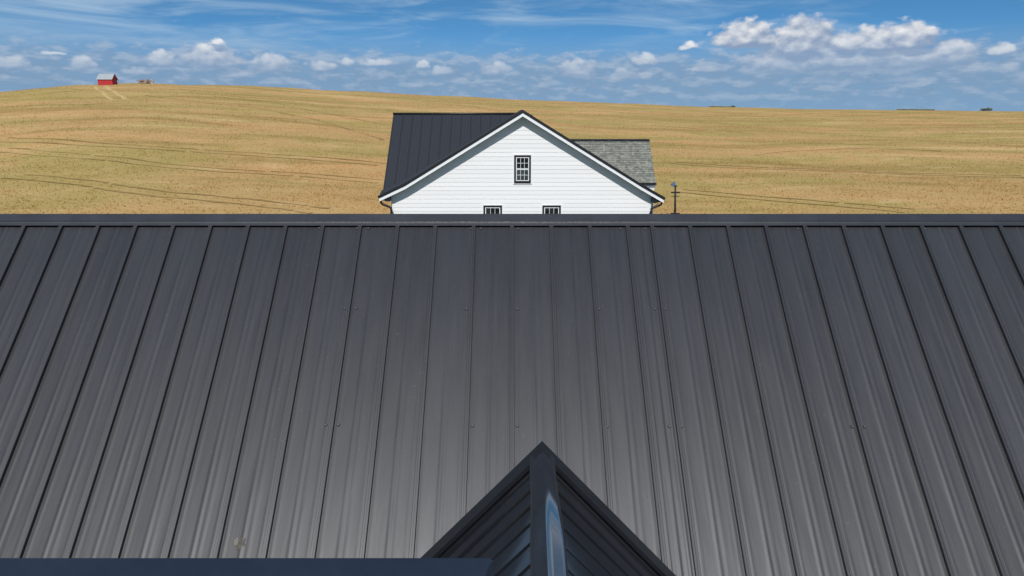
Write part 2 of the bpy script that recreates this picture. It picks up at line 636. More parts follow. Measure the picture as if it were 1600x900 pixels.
def prof(t):
    """rise towards the crest, rolling over past it"""
    return np.where(t < 0, 0.0, np.where(t < 1, np.sin(np.clip(t, 0, 1) * math.pi / 2) * .55 + .45 * np.clip(t, 0, 1) ** 1.15, 1 - .55 * (t - 1) ** 1.6))


_tt = np.linspace(.02, 1.6, 400)


def amp_for(a):
    """height of the hill so that its skyline has the wanted elevation"""
    rc = crest_r(a)
    rr = R0 + _tt * (rc - R0)
    tgt = np.interp(a, c_az, c_tan)
    return np.min((tgt * rr + CAM_Z) / np.maximum(prof(_tt), .02)[:]) if True else 0


AZ_TAB = np.arange(-90, 90.1, .5)
AMP_TAB = np.array([amp_for(a) for a in AZ_TAB])


def ground_z(x, y):
    x, y = np.asarray(x, float), np.asarray(y, float)
    r = np.hypot(x, y)
    a = np.degrees(np.arctan2(x, y))
    aa = np.clip(np.abs(a), 0, 180)
    side = np.clip((100 - aa) / 45, 0, 1)
    side = side * side * (3 - 2 * side)
    ac = np.clip(a, -90, 90)
    A = np.interp(ac, AZ_TAB, AMP_TAB) * side
    t = (r - R0) / (crest_r(ac) - R0)
    h = A * np.maximum(prof(np.minimum(t, 4.0)), -1.2)
    fade = np.clip((r - R0) / 40, 0, 1) * np.clip((600 - r) / 300, 0, 1)
    return h + und(x, y) * fade * side


def on_ground(px, py, lo=44.0, hi=600.0):
    d = ray(px, py)
    rr = np.geomspace(lo, hi, 3000)
    k = rr / math.hypot(d.x, d.y)
    zz = CAM_Z + d.z * k
    gz = ground_z(d.x * k, d.y * k)
    hit = np.nonzero(gz >= zz)[0]
    if len(hit) == 0:
        i = int(np.argmax(gz - zz))
    else:
        i = hit[0]
    return Vector((d.x * k[i], d.y * k[i], float(gz[i])))


def build_ground():
    azs = np.concatenate([np.arange(-180, -54, 6.0), np.arange(-54, 54, .45), np.arange(54, 180, 6.0)])
    rs = np.concatenate([[1.0, 6, 14, 24, 34, 40], np.geomspace(44, 620, 210), np.geomspace(680, 6000, 18)])
    na, nr = len(azs), len(rs)
    A, RR = np.meshgrid(np.radians(azs), rs, indexing='ij')
    X, Y = RR * np.sin(A), RR * np.cos(A)
    Z = ground_z(X, Y)
    co = np.stack([X, Y, Z], -1).reshape(-1, 3)
    co = np.vstack([co, [[0, 0, 0]]])
    i, j = np.meshgrid(np.arange(na), np.arange(nr - 1), indexing='ij')
    i2 = (i + 1) % na
    q = np.stack([i * nr + j, i * nr + j + 1, i2 * nr + j + 1, i2 * nr + j], -1).reshape(-1, 4)
    faces = [tuple(f) for f in q.tolist()] + [(na * nr, k * nr, ((k + 1) % na) * nr) for k in range(na)]
    me = bpy.data.meshes.new("ground")
    me.from_pydata(co.tolist(), [], faces)
    me.polygons.foreach_set('use_smooth', [True] * len(faces))
    me.update()
    bm = bmesh.new()
    bm.from_mesh(me)
    bmesh.ops.recalc_face_normals(bm, faces=bm.faces)
    bm.faces.ensure_lookup_table()
    if bm.faces[0].normal.z < 0:
        bmesh.ops.reverse_faces(bm, faces=bm.faces)
    bm.to_mesh(me)
    bm.free()
    me.materials.append(M['field'])
    return tag(link("ground", me), "rolling golden dry grass field rising to a low hill crest", kind='structure')


build_ground()

mb = MB()  # unseen dark ground, added to cut light bounced onto the farmhouse wall
nseg = 48
ring_ = [(38 * math.cos(6.2832 * k / nseg) * (1 + .05 * math.sin(3 * k)), 6 + 34 * math.sin(6.2832 * k / nseg) * (1 + .04 * math.sin(2.3 * k)), .012) for k in range(nseg)]
mb.add([(0, 6, .012)] + ring_, [(0, k + 1, (k + 1) % nseg + 1) for k in range(nseg)])
tag(mb.build("added_dark_yard", M['added_lawn']), "unseen dark green ground added around the buildings to cut bounce light", kind='structure')

# ------------------------------------------------------------------ large structure 1: the long roof in front
SIG = R(44.0)
UP = Vector((0, math.cos(SIG), math.sin(SIG)))       # up the slope
NRM = Vector((0, -math.sin(SIG), math.cos(SIG)))
Zr = 7.318
PR = ORIGIN + ray(800, 353) * Zr                      # a point on the pan surface just under the cap


def roof_pt(px, py, lift=0.0):
    return at_plane(px, py, PR + NRM * lift, NRM)


# distance up the slope of the ridge apex
apex = at_plane(800, 334, PR + NRM * .055, NRM)
S_TOP = (apex - PR).dot(UP) - .0526
S_EAVE = -4.05
SEAMS_PX = [41, 98, 156, 214.5, 273, 331, 389.5, 448, 505.5, 563.5, 622, 680.5, 740.5, 800, 861, 921, 980, 1018, 1077, 1136, 1195, 1255, 1315.5, 1376, 1437, 1498, 1559.5]
seam_x = [(p - 800) / FPX * Zr for p in SEAMS_PX]
while seam_x[0] > -9.2:
    seam_x.insert(0, seam_x[0] - .402)
while seam_x[-1] < 9.2:
    seam_x.append(seam_x[-1] + .415)


def rp(x, s_, h):
    return Vector((x, 0, 0)) + Vector((0, PR.y, PR.z)) + UP * s_ + NRM * h


ridge_pt = rp(0, S_TOP, 0.0)
eave_pt = rp(0, S_EAVE, 0.0)
X0, X1 = seam_x[0], seam_x[-1]
garage = thing("metal_roofed_building", "large building with a broad charcoal standing seam roof in front of the white farmhouse",
               "building", ((X0 + X1) / 2, ridge_pt.y, 0))

SEAM_H, SEAM_W = .034, .021


def panel_profile(w, k):
    """(x, height) across one pan between two seam centres"""
    pr = []
    n = 30
    c1 = w * .5 + rng.uniform(-.006, .006)
    for i in range(n + 1):
        x = SEAM_W + .001 + (w - 2 * SEAM_W - .002) * i / n
        h = 0.0
        for c, wd, hh in ((c1 - .004, .024, .0043), (c1 + .052, .03, .0020), (SEAM_W + .030, .012, .0036), (w - SEAM_W - .030, .012, .0036)):
            t = (x - c) / wd
            if abs(t) < 1:
                h += hh * .5 * (1 + math.cos(math.pi * t))
        pr.append((x, h))
    return pr


def make_panel(i):
    x0, x1 = seam_x[i], seam_x[i + 1]
    w = x1 - x0
    mb = MB()
    s0, s1 = S_EAVE, S_TOP - .01
    ns = 22
    pr = panel_profile(w, i)
    ph = rng.uniform(0, 6.28, 6)
    wl = rng.uniform(.7, 2.2, 3)
    vs = []
    for j in range(ns + 1):
        sj = s0 + (s1 - s0) * j / ns
        for (x, h) in pr:
            e = math.sin(math.pi * (x - SEAM_W) / (w - 2 * SEAM_W))
            wv = .0011 * e * (math.sin(sj * 6.28 / wl[0] + ph[0]) + .6 * math.sin(sj * 6.28 / wl[1] * 1.7 + ph[1] + x * 9)) * math.sin(6.28 * x / w * 1.5 + ph[2])
            vs.append(rp(x0 + x, sj, h * (1 + .25 * math.sin(sj * 6.28 / wl[2] + ph[3])) + wv))
    m_ = len(pr)
    fs = [(j * m_ + a, j * m_ + a + 1, (j + 1) * m_ + a + 1, (j + 1) * m_ + a) for j in range(ns) for a in range(m_ - 1)]
    mb.add(vs, fs, True)
    # the two half seams: leg, top, with a small rolled shoulder
    for side in (0, 1):
        pts = [(SEAM_W + .001, -.001), (SEAM_W, SEAM_H - .003), (SEAM_W - .003, SEAM_H), (.0008, SEAM_H + .0006)]
        if side:
            pts = [(w - a, b) for a, b in pts]
            pts = [(w - .0008, SEAM_H + .0006 - .0015)] + [pts[2], pts[1], pts[0]]
            pts[0] = (w - .0008, SEAM_H - .001)
        for a in range(len(pts) - 1):
            (xa, ha), (xb, hb) = pts[a], pts[a + 1]
            mb.add([rp(x0 + xa, s0, ha), rp(x0 + xb, s0, hb), rp(x0 + xb, s1, hb), rp(x0 + xa, s1, ha)], [(0, 1, 2, 3)])
        xe = .0008 if not side else w - .0008
        mb.add([rp(x0 + xe, s0, SEAM_H - .001), rp(x0 + xe, s0, -.004), rp(x0 + xe, s1, -.004), rp(x0 + xe, s1, SEAM_H - .001)], [(0, 1, 2, 3)])
    me = mb.mesh_plain("roof_panel", M['roof']) if hasattr(mb, 'mesh_plain') else None
    mb.recalc = False
    me = mb.mesh("roof_panel", M['roof'])
    o = link("roof_panel", me, garage)
    return o


for i in range(len(seam_x) - 1):
    make_panel(i)

# ridge cap: flange, hemmed fold, lower closure strip, mirrored on the far side
FAR = Vector((0, math.cos(SIG), -math.sin(SIG)))
FARN = Vector((0, math.sin(SIG), math.cos(SIG)))


def cap_pt(x, d, h, far=False):
    base = Vector((x, ridge_pt.y, ridge_pt.z))
    return base + (FAR if far else -UP) * d + (FARN if far else NRM) * h


s_fold = S_TOP - (roof_pt(800, 345.2, .052) - PR).dot(UP)
s_low = S_TOP - (roof_pt(800, 352.2, .036) - PR).dot(UP)
mb = MB()
prof_near = [(-.0526, .0545), (s_fold - .004, .053), (s_fold, .050), (s_fold, .043), (s_fold + .010, .040), (s_fold + .022, .0375), (s_low - .003, .0370), (s_low, .0362), (s_low + .0005, .0310)]
ring = [cap_pt(0, d, h, True) for d, h in prof_near[::-1]] + [cap_pt(0, d, h) for d, h in prof_near[1:]]
vs = []
for xx in (X0 - .05, X1 + .05):
    vs += [Vector((xx, p.y, p.z)) for p in ring]
n_ = len(ring)
mb.add(vs, [(k, k + 1, n_ + k + 1, n_ + k) for k in range(n_ - 1)])
mb.build("ridge_cap", M['cap'], garage)

# far slope, deck and walls
mb = MB()
fp = ridge_pt + FAR * (-S_EAVE + S_TOP)
dk = .03
mb.prism([(X0, eave_pt.y, eave_pt.z - dk), (X0, ridge_pt.y, ridge_pt.z - dk), (X0, fp.y, fp.z - dk), (X0, fp.y - .1, fp.z - .14), (X0, eave_pt.y + .1, eave_pt.z - .14)], (X1 - X0, 0, 0))
mb.build("roof_deck", M['underlay'], garage)
for i in range(len(seam_x) - 1):
    mb = MB()
    x0, x1 = seam_x[i], seam_x[i + 1]
    a, b = ridge_pt + FAR * .02, fp
    mb.add([(x0 + .001, a.y, a.z), (x1 - .001, a.y, a.z), (x1 - .001, b.y, b.z), (x0 + .001, b.y, b.z)], [(0, 1, 2, 3)])
    for xs in (x0 + .001, x1 - SEAM_W):
        q = [Vector((xs, a.y, a.z)) + FARN * .0, Vector((xs + SEAM_W - .001, a.y, a.z)) + FARN * .0, Vector((xs + SEAM_W - .001, a.y, a.z)) + FARN * SEAM_H, Vector((xs, a.y, a.z)) + FARN * SEAM_H]
        mb.prism(q, b - a)
    mb.build("rear_roof_panel", M['roof'], garage)
mb = MB()
mb.prism([(X0 + .3, eave_pt.y + .35, 0), (X0 + .3, fp.y - .35, 0), (X0 + .3, fp.y - .35, fp.z - .12 + .33), (X0 + .3, ridge_pt.y, ridge_pt.z - .14), (X0 + .3, eave_pt.y + .35, eave_pt.z + .21)], (X1 - X0 - .6, 0, 0))
mb.build("wall", M['white'], garage)

# ------------------------------------------------------------------ large structure 2: near glossy cross-gabled roof under the camera
VZ = CAM_Z - 1.35
rA, rB = at_z(847, 695, VZ), at_z(856, 900, VZ)
rd = (rB - rA).normalized()                     # ridge direction, towards the camera
rl = rd.cross(Vector((0, 0, 1))).normalized()   # towards the left slope
if rl.x > 0:
    rl = -rl
KW = 1.08
L_RIDGE = 3.2
slopeL = (rl - Vector((0, 0, KW))).normalized()
slopeR = (-rl - Vector((0, 0, KW))).normalized()
nL = Vector((rl.x * KW, rl.y * KW, 1)).normalized()
nR = Vector((-rl.x * KW, -rl.y * KW, 1)).normalized()
W_SL = 2.3
wing = thing("glossy_gabled_building", "nearest building with a dark glossy ribbed gable roof pointing at the broad charcoal roof", "building", (rB.x, 1.0, 0))
CAPT = .020   # cap stands this far over the sheets


def wp(n, sl, t, d, h):
    """t along ridge from the far end, d down the slope, h above the sheet"""
    return rA + rd * t + sl * d + n * (h - CAPT)


RIB0, RIBP = .135, .113
for side, (sl, n) in enumerate(((slopeL, nL), (slopeR, nR))):
    t = RIB0 - RIBP
    k = 0
    while t < L_RIDGE:
        t1 = t + RIBP
        mb = MB()
        # flat pan, lapped so that it falls a little towards the near end, then a thin standing rib
        pf = []
        tilt = .0030 + (.0080, .0120)[side] * min(max((t - .12) / .42, 0), 1) + rng.uniform(-.0006, .0006)
        for q in range(9):
            u = q / 8
            pf.append((t + u * (RIBP - .0175), tilt * (1 - u) + .0006 * math.sin(math.pi * u)))
        pf += [(t1 - .0165, .011), (t1 - .0150, .0150), (t1 - .0125, .0150), (t1 - .0118, -.020), (t1 - .0006, -.020), (t1, .004)]
        ds = [.02, .12, .25, .4, .6, .85, 1.1, 1.4, 1.8, W_SL]
        vs, ph = [], rng.uniform(0, 6.28)
        for d in ds:
            for (tt, hh) in pf:
                vs.append(wp(n, sl, tt, d, hh + .0008 * math.sin(d * 6 + ph)))
        m_ = len(pf)
        fs = [(a * m_ + b, a * m_ + b + 1, (a + 1) * m_ + b + 1, (a + 1) * m_ + b) for a in range(len(ds) - 1) for b in range(m_ - 1)]
        mb.add(vs, [f for f in fs if (f[0] % m_) < 8], True)
        mb.add(vs, [f for f in fs if (f[0] % m_) >= 8], False)
        mb.build("roof_panel", M['glossroof'], wing, recalc=False)
        t = t1
    # rake trim along the far gable edge
    mb = MB()
    q = [wp(n, sl, -.012, -.0085, .0279), wp(n, sl, .080, -.0085, .0279), wp(n, sl, .0805, -.003, .0100), wp(n, sl, -.012, -.003, .0220)]
    mb.prism(q, sl * W_SL)
    q = [wp(n, sl, -.0118, .05, .0219), wp(n, sl, -.004, .05, .0219), wp(n, sl, -.004, .05, -.09), wp(n, sl, -.0118, .05, -.09)]
    mb.prism(q, sl * (W_SL - .05))
    mb.build("rake_trim", M['cap'] if False else M['glossroof'], wing)

# ridge cap of the wing: two flanks, slightly flatter than the roof, softly dished
mb = MB()
for sl, n, opn in ((slopeL, nL, .12), (slopeR, nR, 1.15)):
    vs = []
    ts = np.concatenate([np.linspace(.03, .6, 34), np.linspace(.66, L_RIDGE, 30)])
    h0 = CAPT + .0072
    cd = [-(h0 - CAPT) * KW, .004, .018, .034, .050, .064, .070, .0702]
    for tt in ts:
        q = min(max((tt - .05) / .60, 0), 1)
        q = q * q * (3 - 2 * q)
        for d, i_ in zip(cd, range(8)):
            u = max(d, 0) / .07
            h = h0 + opn * q * .0180 * u - (.004 if i_ == 6 else (.016 if i_ == 7 else 0)) * (1 if q > .2 else .3)
            vs.append(wp(n, sl, tt, d, h + .0011 * math.sin(tt * 11 + 1.0) * u))
    m_ = len(cd)
    fs = [(a * m_ + b, a * m_ + b + 1, (a + 1) * m_ + b + 1, (a + 1) * m_ + b) for a in range(len(ts) - 1) for b in range(m_ - 1)]
    mb.add(vs, fs, True)
mb.build("ridge_cap", M['glint'], wing, recalc=False)

# cross ridge on the left, lower than the wing ridge
pv = at_plane(776, 872, rA - nL * CAPT, nL)
RZ = pv.z
RY = pv.y
PNEAR, PCAP = R(46), R(29)
C29 = Vector((0, -math.cos(PCAP), -math.sin(PCAP)))
CN29 = Vector((0, -math.sin(PCAP), math.cos(PCAP)))
S45 = Vector((0, -math.cos(PNEAR), -math.sin(PNEAR)))
N45 = Vector((0, -math.sin(PNEAR), math.cos(PNEAR)))
F45 = Vector((0, math.cos(PNEAR), -math.sin(PNEAR)))
FN45 = Vector((0, math.sin(PNEAR), math.cos(PNEAR)))
XL = -5.2


def valley_x(y, z, over=.03):
    """x where the horizontal line at y, z meets the left wing slope"""
    p0 = rA - nL * CAPT
    return p0.x + ((p0.y - y) * nL.y + (p0.z - z) * nL.z) / nL.x + over


mb = MB()
top = Vector((0, RY, RZ))
for (sd, nn) in ((C29, CN29), (F45, FN45)):
    rows = [(0, 0), (.05, .001), (.115, 0), (.12, -.004), (.12, -.05)]
    vs = []
    for d, h in rows:
        p = top + sd * d + nn * h
        vs += [(XL, p.y, p.z), (XL * .5, p.y, p.z), (valley_x(p.y, p.z, -.004), p.y, p.z)]
    fs = [(a * 3 + b, a * 3 + b + 1, (a + 1) * 3 + b + 1, (a + 1) * 3 + b) for a in range(len(rows) - 1) for b in range(2)]
    mb.add(vs, fs)
mb.build("cross_ridge_cap", M['gloss'], wing)
for (sd, nn, nm) in ((S45, N45, "near_roof_panel"), (F45, FN45, "rear_roof_panel")):
    x = XL
    while x < 0.4:
        mb = MB()
        L = 3.0 if nm[0] == 'n' else 1.7
        x1 = x + .40
        rows = []
        for d in np.linspace(.06, L, 9):
            p = top + sd * d + nn * -.012
            xv = valley_x(p.y, p.z)
            rows.append((min(x + .001, xv), min(x1 - .001, xv), p))
        if rows[-1][0] < rows[-1][1] - .01 or rows[0][0] < rows[0][1] - .01:
            vs = []
            for a, b, p in rows:
                vs += [(a, p.y, p.z), (b, p.y, p.z)]
            mb.add(vs, [(2 * k, 2 * k + 1, 2 * k + 3, 2 * k + 2) for k in range(8)])
            mb.build(nm, M['glossroof'], wing)
        x = x1
# walls below
mb = MB()
wz = rA.z - KW * 1.15
e0 = rA + rd * .12
mb.prism([Vector((e0.x, e0.y, 0)) + rl * 1.0, Vector((e0.x, e0.y, 0)) - rl * 1.0, Vector((e0.x, e0.y, rA.z - KW * 1.0 - .16)) - rl * 1.0,
          Vector((e0.x, e0.y, rA.z - .16)), Vector((e0.x, e0.y, rA.z - KW * 1.0 - .16)) + rl * 1.0], rd * 3.0)
mb.build("gable_wall", M['white'], wing)
mb = MB()
mb.prism([(XL + .3, RY + 1.0, 0), (XL + .3, RY - 2.0, 0), (XL + .3, RY - 2.0, RZ - 2.3), (XL + .3, RY, RZ - .16), (XL + .3, RY + 1.0, RZ - 1.3)], (4.0, 0, 0))
mb.build("wall", M['white'], wing)

# ------------------------------------------------------------------ large structure 3: the white farmhouse
HY = 31.5                                   # front wall plane
FY = 31.03                                  # face of the barge board (overhang)
house = thing("farmhouse", "white clapboard farmhouse with front gable, dark metal roofs and grey shingled side wing", "house", (at_y(814, 330, HY).x, HY, 0))


def hp(px, py, y=HY):
    return at_y(px, py, y)


wl, wr = hp(612, 320).x, hp(1016.5, 320).x
# top outline of the roof in the plane FY (upper black edge)
pk = hp(817, 172, FY)
kL, kR = hp(633, 286.2, FY), hp(1001, 286.8, FY)
tL, tR = hp(592.3, 305.5, FY), hp(1037.5, 308, FY)
OUT = [tL, kL, pk, kR, tR]


def roof_z(x):
    xs = [p.x for p in OUT]
    zs = [p.z for p in OUT]
    return float(np.interp(x, xs, zs))


TB = .118          # black metal edge
TW = .150          # white barge board
def band(o0, o1, y0, y1, name, mat):
    """sloping band under the roof outline from drop o0 to drop o1, on both sides of the peak"""
    for seg in ((0, 1, 2), (2, 3, 4)):
        mb = MB()
        ps = [OUT[k] for k in seg]
        up = [Vector((p.x, y0, p.z - o0)) for p in ps]
        dn = [Vector((p.x, y0, p.z - o1)) for p in ps]
        vs = up + dn + [p + Vector((0, y1 - y0, 0)) for p in up + dn]
        n = len(ps)
        fs = []
        for k in range(n - 1):
            fs += [(k, k + 1, n + k + 1, n + k), (2 * n + k, 3 * n + k, 3 * n + k + 1, 2 * n + k + 1),
                   (k, 2 * n + k, 2 * n + k + 1, k + 1), (n + k, n + k + 1, 3 * n + k + 1, 3 * n + k)]
        fs += [(0, n, 3 * n, 2 * n), (n - 1, 2 * n + n - 1, 3 * n + n - 1, n + n - 1)]
        mb.add(vs, fs)
        mb.build(name, mat, house)


YAWX = .05   # the left eave drifts slightly outwards going back
WID = [1, .95, 0, 0, 0]
GB = 38.5   # the gable roof runs back into the main block
band(0, TB + .003, FY - .022, FY + .17, "rake_edge", M['black'])
band(TB, TB + TW, FY, FY + .045, "barge_board", M['whitetrim'])
band(TB + TW - .05, TB + TW - .02, FY + .045, HY + .02, "soffit", M['whitetrim'])
# the gable roof surface: one metal panel per strip so that its seams show from the side
ys = np.arange(FY + .17, GB, .42)
for seg in ((0, 1, 2), (2, 3, 4)):
    ps = [OUT[k] for k in seg]
    for ya in ys:
        mb = MB()
        yb = min(ya + .418, GB)
        for k in (0, 1):
            a, b = ps[k], ps[k + 1]
            ga, gb = -YAWX * (ya - FY - .17) * WID[seg[k]], -YAWX * (ya - FY - .17) * WID[seg[k + 1]]
            d_ = (yb - ya)
            for dz0, dz1, yl in ((-.012, -.06, d_), (.016, -.013, .03)):
                v4 = [Vector((a.x + ga, ya, a.z + dz0)), Vector((b.x + gb, ya, b.z + dz0)), Vector((b.x + gb, ya, b.z + dz1)), Vector((a.x + ga, ya, a.z + dz1))]
                da, db = Vector((-YAWX * yl * WID[seg[k]], yl, 0)), Vector((-YAWX * yl * WID[seg[k + 1]], yl, 0))
                v8 = v4 + [v4[0] + da, v4[1] + db, v4[2] + db, v4[3] + da]
                mb.add(v8, [(0, 1, 2, 3), (7, 6, 5, 4), (0, 4, 5, 1), (1, 5, 6, 2), (2, 6, 7, 3), (3, 7, 4, 0)])
        mb.build("gable_roof_panel", M['houseroof'], house)
# wedge added behind the barge board, tilted to show the lit left roof slope
mb = MB()
ps = OUT[:3]
rise = [.16, .15, .0]
fr = [Vector((p.x, FY + .172, p.z + .002)) for p in ps]
bt = [Vector((p.x, FY + .60, p.z + .002 + r_)) for p, r_ in zip(ps, rise)]
bb_ = [Vector((p.x, FY + .60, p.z - .010)) for p in ps]
for k in (0, 1):
    mb.add([fr[k], fr[k + 1], bt[k + 1], bt[k], bb_[k], bb_[k + 1]], [(0, 1, 2, 3), (3, 2, 5, 4), (0, 4, 5, 1), (0, 3, 4)])
mb.build("added_slope_wedge", M['roof'], house)
# body of the front gable
mb = MB()
inset = TB + TW + .06
xs_ = [wl, kL.x, pk.x, kR.x, wr]
polyw = [(wl, HY, 0)] + [(x, HY, roof_z(x) - .12) for x in xs_] + [(wr, HY, 0)]
mb.prism(polyw[::-1], (0, GB - HY, 0))
mb.build("wall", M['white'], house)
# clapboards
EXP = .192
z = .35
ztop = pk.z
while z < ztop - .25:
    z1 = min(z + EXP, ztop)

    def half(zz):
        zz = zz + .125
        # outline x where roof_z - .. = zz
        L_ = np.interp(zz, [tL.z, kL.z, pk.z], [tL.x, kL.x, pk.x])
        R_ = np.interp(zz, [tR.z, kR.z, pk.z], [tR.x, kR.x, pk.x])
        return max(L_, wl + .10), min(R_, wr - .10)
    a0, b0 = half(z)
    a1, b1 = half(z1)
    if b1 - a1 < .02:
        a1 = b1 = (a1 + b1) / 2
    mb = MB()
    y_b, y_t = HY - .021, HY - .009
    vs = [(a0, y_b, z), (b0, y_b, z), (b1, y_t, z1 + .004), (a1, y_t, z1 + .004), (a0, HY, z), (b0, HY, z), (b1, HY, z1 + .004), (a1, HY, z1 + .004)]
    mb.add(vs, [(0, 1, 2, 3), (0, 4, 5, 1), (2, 6, 7, 3), (0, 3, 7, 4), (1, 5, 6, 2)])
    mb.build("siding_board", M['white'], house)
    z = z1
for xa, xb in ((wl - .012, wl + .10), (wr - .10, wr + .012)):
    mb = MB()
    mb.box((xa, HY - .034, .3), (xb, HY + .1, roof_z((xa + xb) / 2) - .16))
    mb.build("corner_board", M['whitetrim'], house)


HYW = HY - .012


def window(x0p, y0p, x1p, y1p=None, height=None):
    a = hp(x0p, y0p, HYW - .05)
    x0, zt = a.x, a.z
    x1 = hp(x1p, y0p, HYW - .05).x
    z0 = hp(x0p, y1p, HYW - .05).z if y1p else zt - height
    # black casing with a thin white outer bead
    def frame(mb, xa, za, xb, zb, w, ya, yb, wb=None):
        wb = wb or w
        mb.box((xa, ya, za), (xa + w, yb, zb))
        mb.box((xb - w, ya, za), (xb, yb, zb))
        mb.box((xa + w, ya, zb - w), (xb - w, yb, zb))
        mb.box((xa + w, ya, za), (xb - w, yb, za + wb))
    mb = MB()
    frame(mb, x0, z0, x1, zt, .085, HYW - .062, HY + .02, .11)
    win = mb.build("window", M['black'], house)
    mb = MB()
    frame(mb, x0 - .045, z0 - .045, x1 + .045, zt + .045, .0445, HYW - .045, HY + .02)
    mb.build("outer_bead", M['whitetrim'], win)
    ix0, ix1, iz0, iz1 = x0 + .085, x1 - .085, z0 + .11, zt - .085
    mid = (iz0 + iz1) / 2
    for k, (za, zb) in enumerate(((mid, iz1), (iz0, mid))):
        yo = 0 if k == 0 else .012
        mb = MB()
        frame(mb, ix0 + .001, za + .001, ix1 - .001, zb - .001, .036, HYW - .050 + yo, HYW - .005, .03)
        mb.build("sash", M['whitetrim'], win)
        px0, px1, pz0, pz1 = ix0 + .037, ix1 - .037, za + .031, zb - .037
        for c in range(3):
            for r_ in range(2):
                mb = MB()
                gx0 = px0 + (px1 - px0) * c / 3
                gx1 = px0 + (px1 - px0) * (c + 1) / 3
                gz0 = pz0 + (pz1 - pz0) * r_ / 2
                gz1 = pz0 + (pz1 - pz0) * (r_ + 1) / 2
                tl = rng.uniform(-.004, .004)
                mb.box((gx0, HYW - .034 + yo + tl * .3, gz0), (gx1, HYW - .028 + yo, gz1))
                mb.build("pane", M['greyglass'] if (k == 1 and y1p) else M['glass'], win)
        for c in (1, 2):
            mb = MB()
            gx = px0 + (px1 - px0) * c / 3
            mb.box((gx - .008, HYW - .046 + yo, pz0), (gx + .008, HYW - .024 + yo, pz1))
            mb.build("muntin", M['whitetrim'], win)
        mb = MB()
        gz = (pz0 + pz1) / 2
        mb.box((px0, HYW - .048 + yo, gz - .008), (px1, HYW - .025 + yo, gz + .008))
        mb.build("muntin", M['whitetrim'], win)


window(803.3, 242.5, 829.7, 286.5)
window(755.2, 321, 784.4, None, 1.75)
window(847.5, 321, 876.5, None, 1.75)

# eaves, gutters and downspouts of the gable
for sgn, tip, kk, wx in ((-1, tL, kL, wl), (1, tR, kR, wr)):
    mb = MB()
    zt = tip.z - .05
    x_in = wx
    x_out = tip.x - sgn * .06
    zi = tip.z - .22
    mb.prism([(x_out, FY + .06, tip.z - .20), (x_in, FY + .06, roof_z(x_in) - .24), (x_in, FY + .06, zi - .06), (x_in - (x_in - x_out) * .35, FY + .06, zi - .06)], (0, 3.6, 0))
    mb.build("shade_black_soffit", M['black'], house)  # soffit coloured black for the shade under the eave
    mb = MB()
    gx = tip.x
    mb.prism([(gx - sgn * .02, FY + .02, zt + .03), (gx + sgn * .07, FY + .02, zt + .03), (gx + sgn * .06, FY + .02, zt - .07), (gx - sgn * .02, FY + .02, zt - .09)], (0, 4.2, 0))
    mb.build("gutter", M['black'], house)
    mb = MB()
    if sgn < 0:
        pix = [(596, 309), (595, 314), (595.6, 317), (599, 319.6), (608, 323), (611, 325.2), (611.6, 328)]
    else:
        pix = [(1034.6, 311), (1034.2, 317), (1033, 319.4), (1026, 322.3), (1019, 325), (1017.3, 327), (1017, 330)]
    pts = [hp(a, b, FY + .16) for a, b in pix]
    last = pts[-1]
    pts.append(Vector((last.x, last.y + .2, last.z - .4)))
    pts = [Vector((p.x, FY + .16, p.z)) for p in pts] + [Vector((last.x, FY + .16, .2))]
    mb.tube(pts, .056, 8)
    mb.build("downspout", M['black'], house)

# main block behind: dark metal roof facing the camera on the left
RYL = 38.0
rl0, rl1 = hp(615, 178.5, RYL), hp(809, 180.0, RYL)
SL = 42.0
udn = Vector((0, -math.cos(R(SL)), -math.sin(R(SL))))
unm = Vector((0, -math.sin(R(SL)), math.cos(R(SL))))
ebl = at_plane(598.9, 296.5, rl0, unm)
LSL = (ebl - rl0).dot(udn)
xm0 = (ebl.x + rl0.x) / 2
xm1 = hp(826, 180, RYL).x
x = xm0
k = 0
PWID = .525
while x < xm1:
    mb = MB()
    o0 = Vector((x, rl0.y, rl0.z))
    w = PWID
    vs, fs = [], []
    prf = [(0.0, .0), (.001, .048), (.042, .048), (.043, 0), (w * .33, .0), (w * .40, .010), (w * .47, .0), (w * .6, 0), (w * .67, .010), (w * .74, 0), (w - .030, 0)]
    for d in (0, LSL):
        for (xx, hh) in prf:
            vs.append(o0 + udn * d + unm * hh + Vector((xx, 0, 0)))
    m_ = len(prf)
    fs = [(b, b + 1, m_ + b + 1, m_ + b) for b in range(m_ - 1)]
    mb.add(vs, fs)
    mb.build("main_roof_panel", M['houseroof'], house)
    x += w
mb = MB()
fdn = Vector((0, math.cos(R(SL)), -math.sin(R(SL))))
mb.prism([Vector((xm0, rl0.y, rl0.z)) - unm * .02, Vector((xm0, rl0.y, rl0.z)) + udn * LSL - unm * .02, Vector((xm0, rl0.y, rl0.z)) + udn * LSL - unm * .16,
          Vector((xm0, rl0.y, rl0.z - .25)), Vector((xm0, rl0.y, rl0.z - .16)) + fdn * LSL, Vector((xm0, rl0.y, rl0.z - .01)) + fdn * LSL], (xm1 - xm0 + .2, 0, 0))
mb.build("main_roof_deck", M['black'], house)
mb = MB()
mb.tube([(xm0 - .03, rl0.y, rl0.z + .02), (xm1, rl0.y, rl0.z + .02)], .075, 6)
mb.build("main_ridge_cap", M['black'], house)
mb = MB()
e = Vector((0, rl0.y, rl0.z)) + udn * LSL
mb.box((xm0 - .02, e.y - .03, e.z - .12), (wl + .4, e.y + .02, e.z + .01))
mb.build("main_eave_trim", M['black'], house)
mb = MB()
yb_ = rl0.y + (rl0.y - e.y)
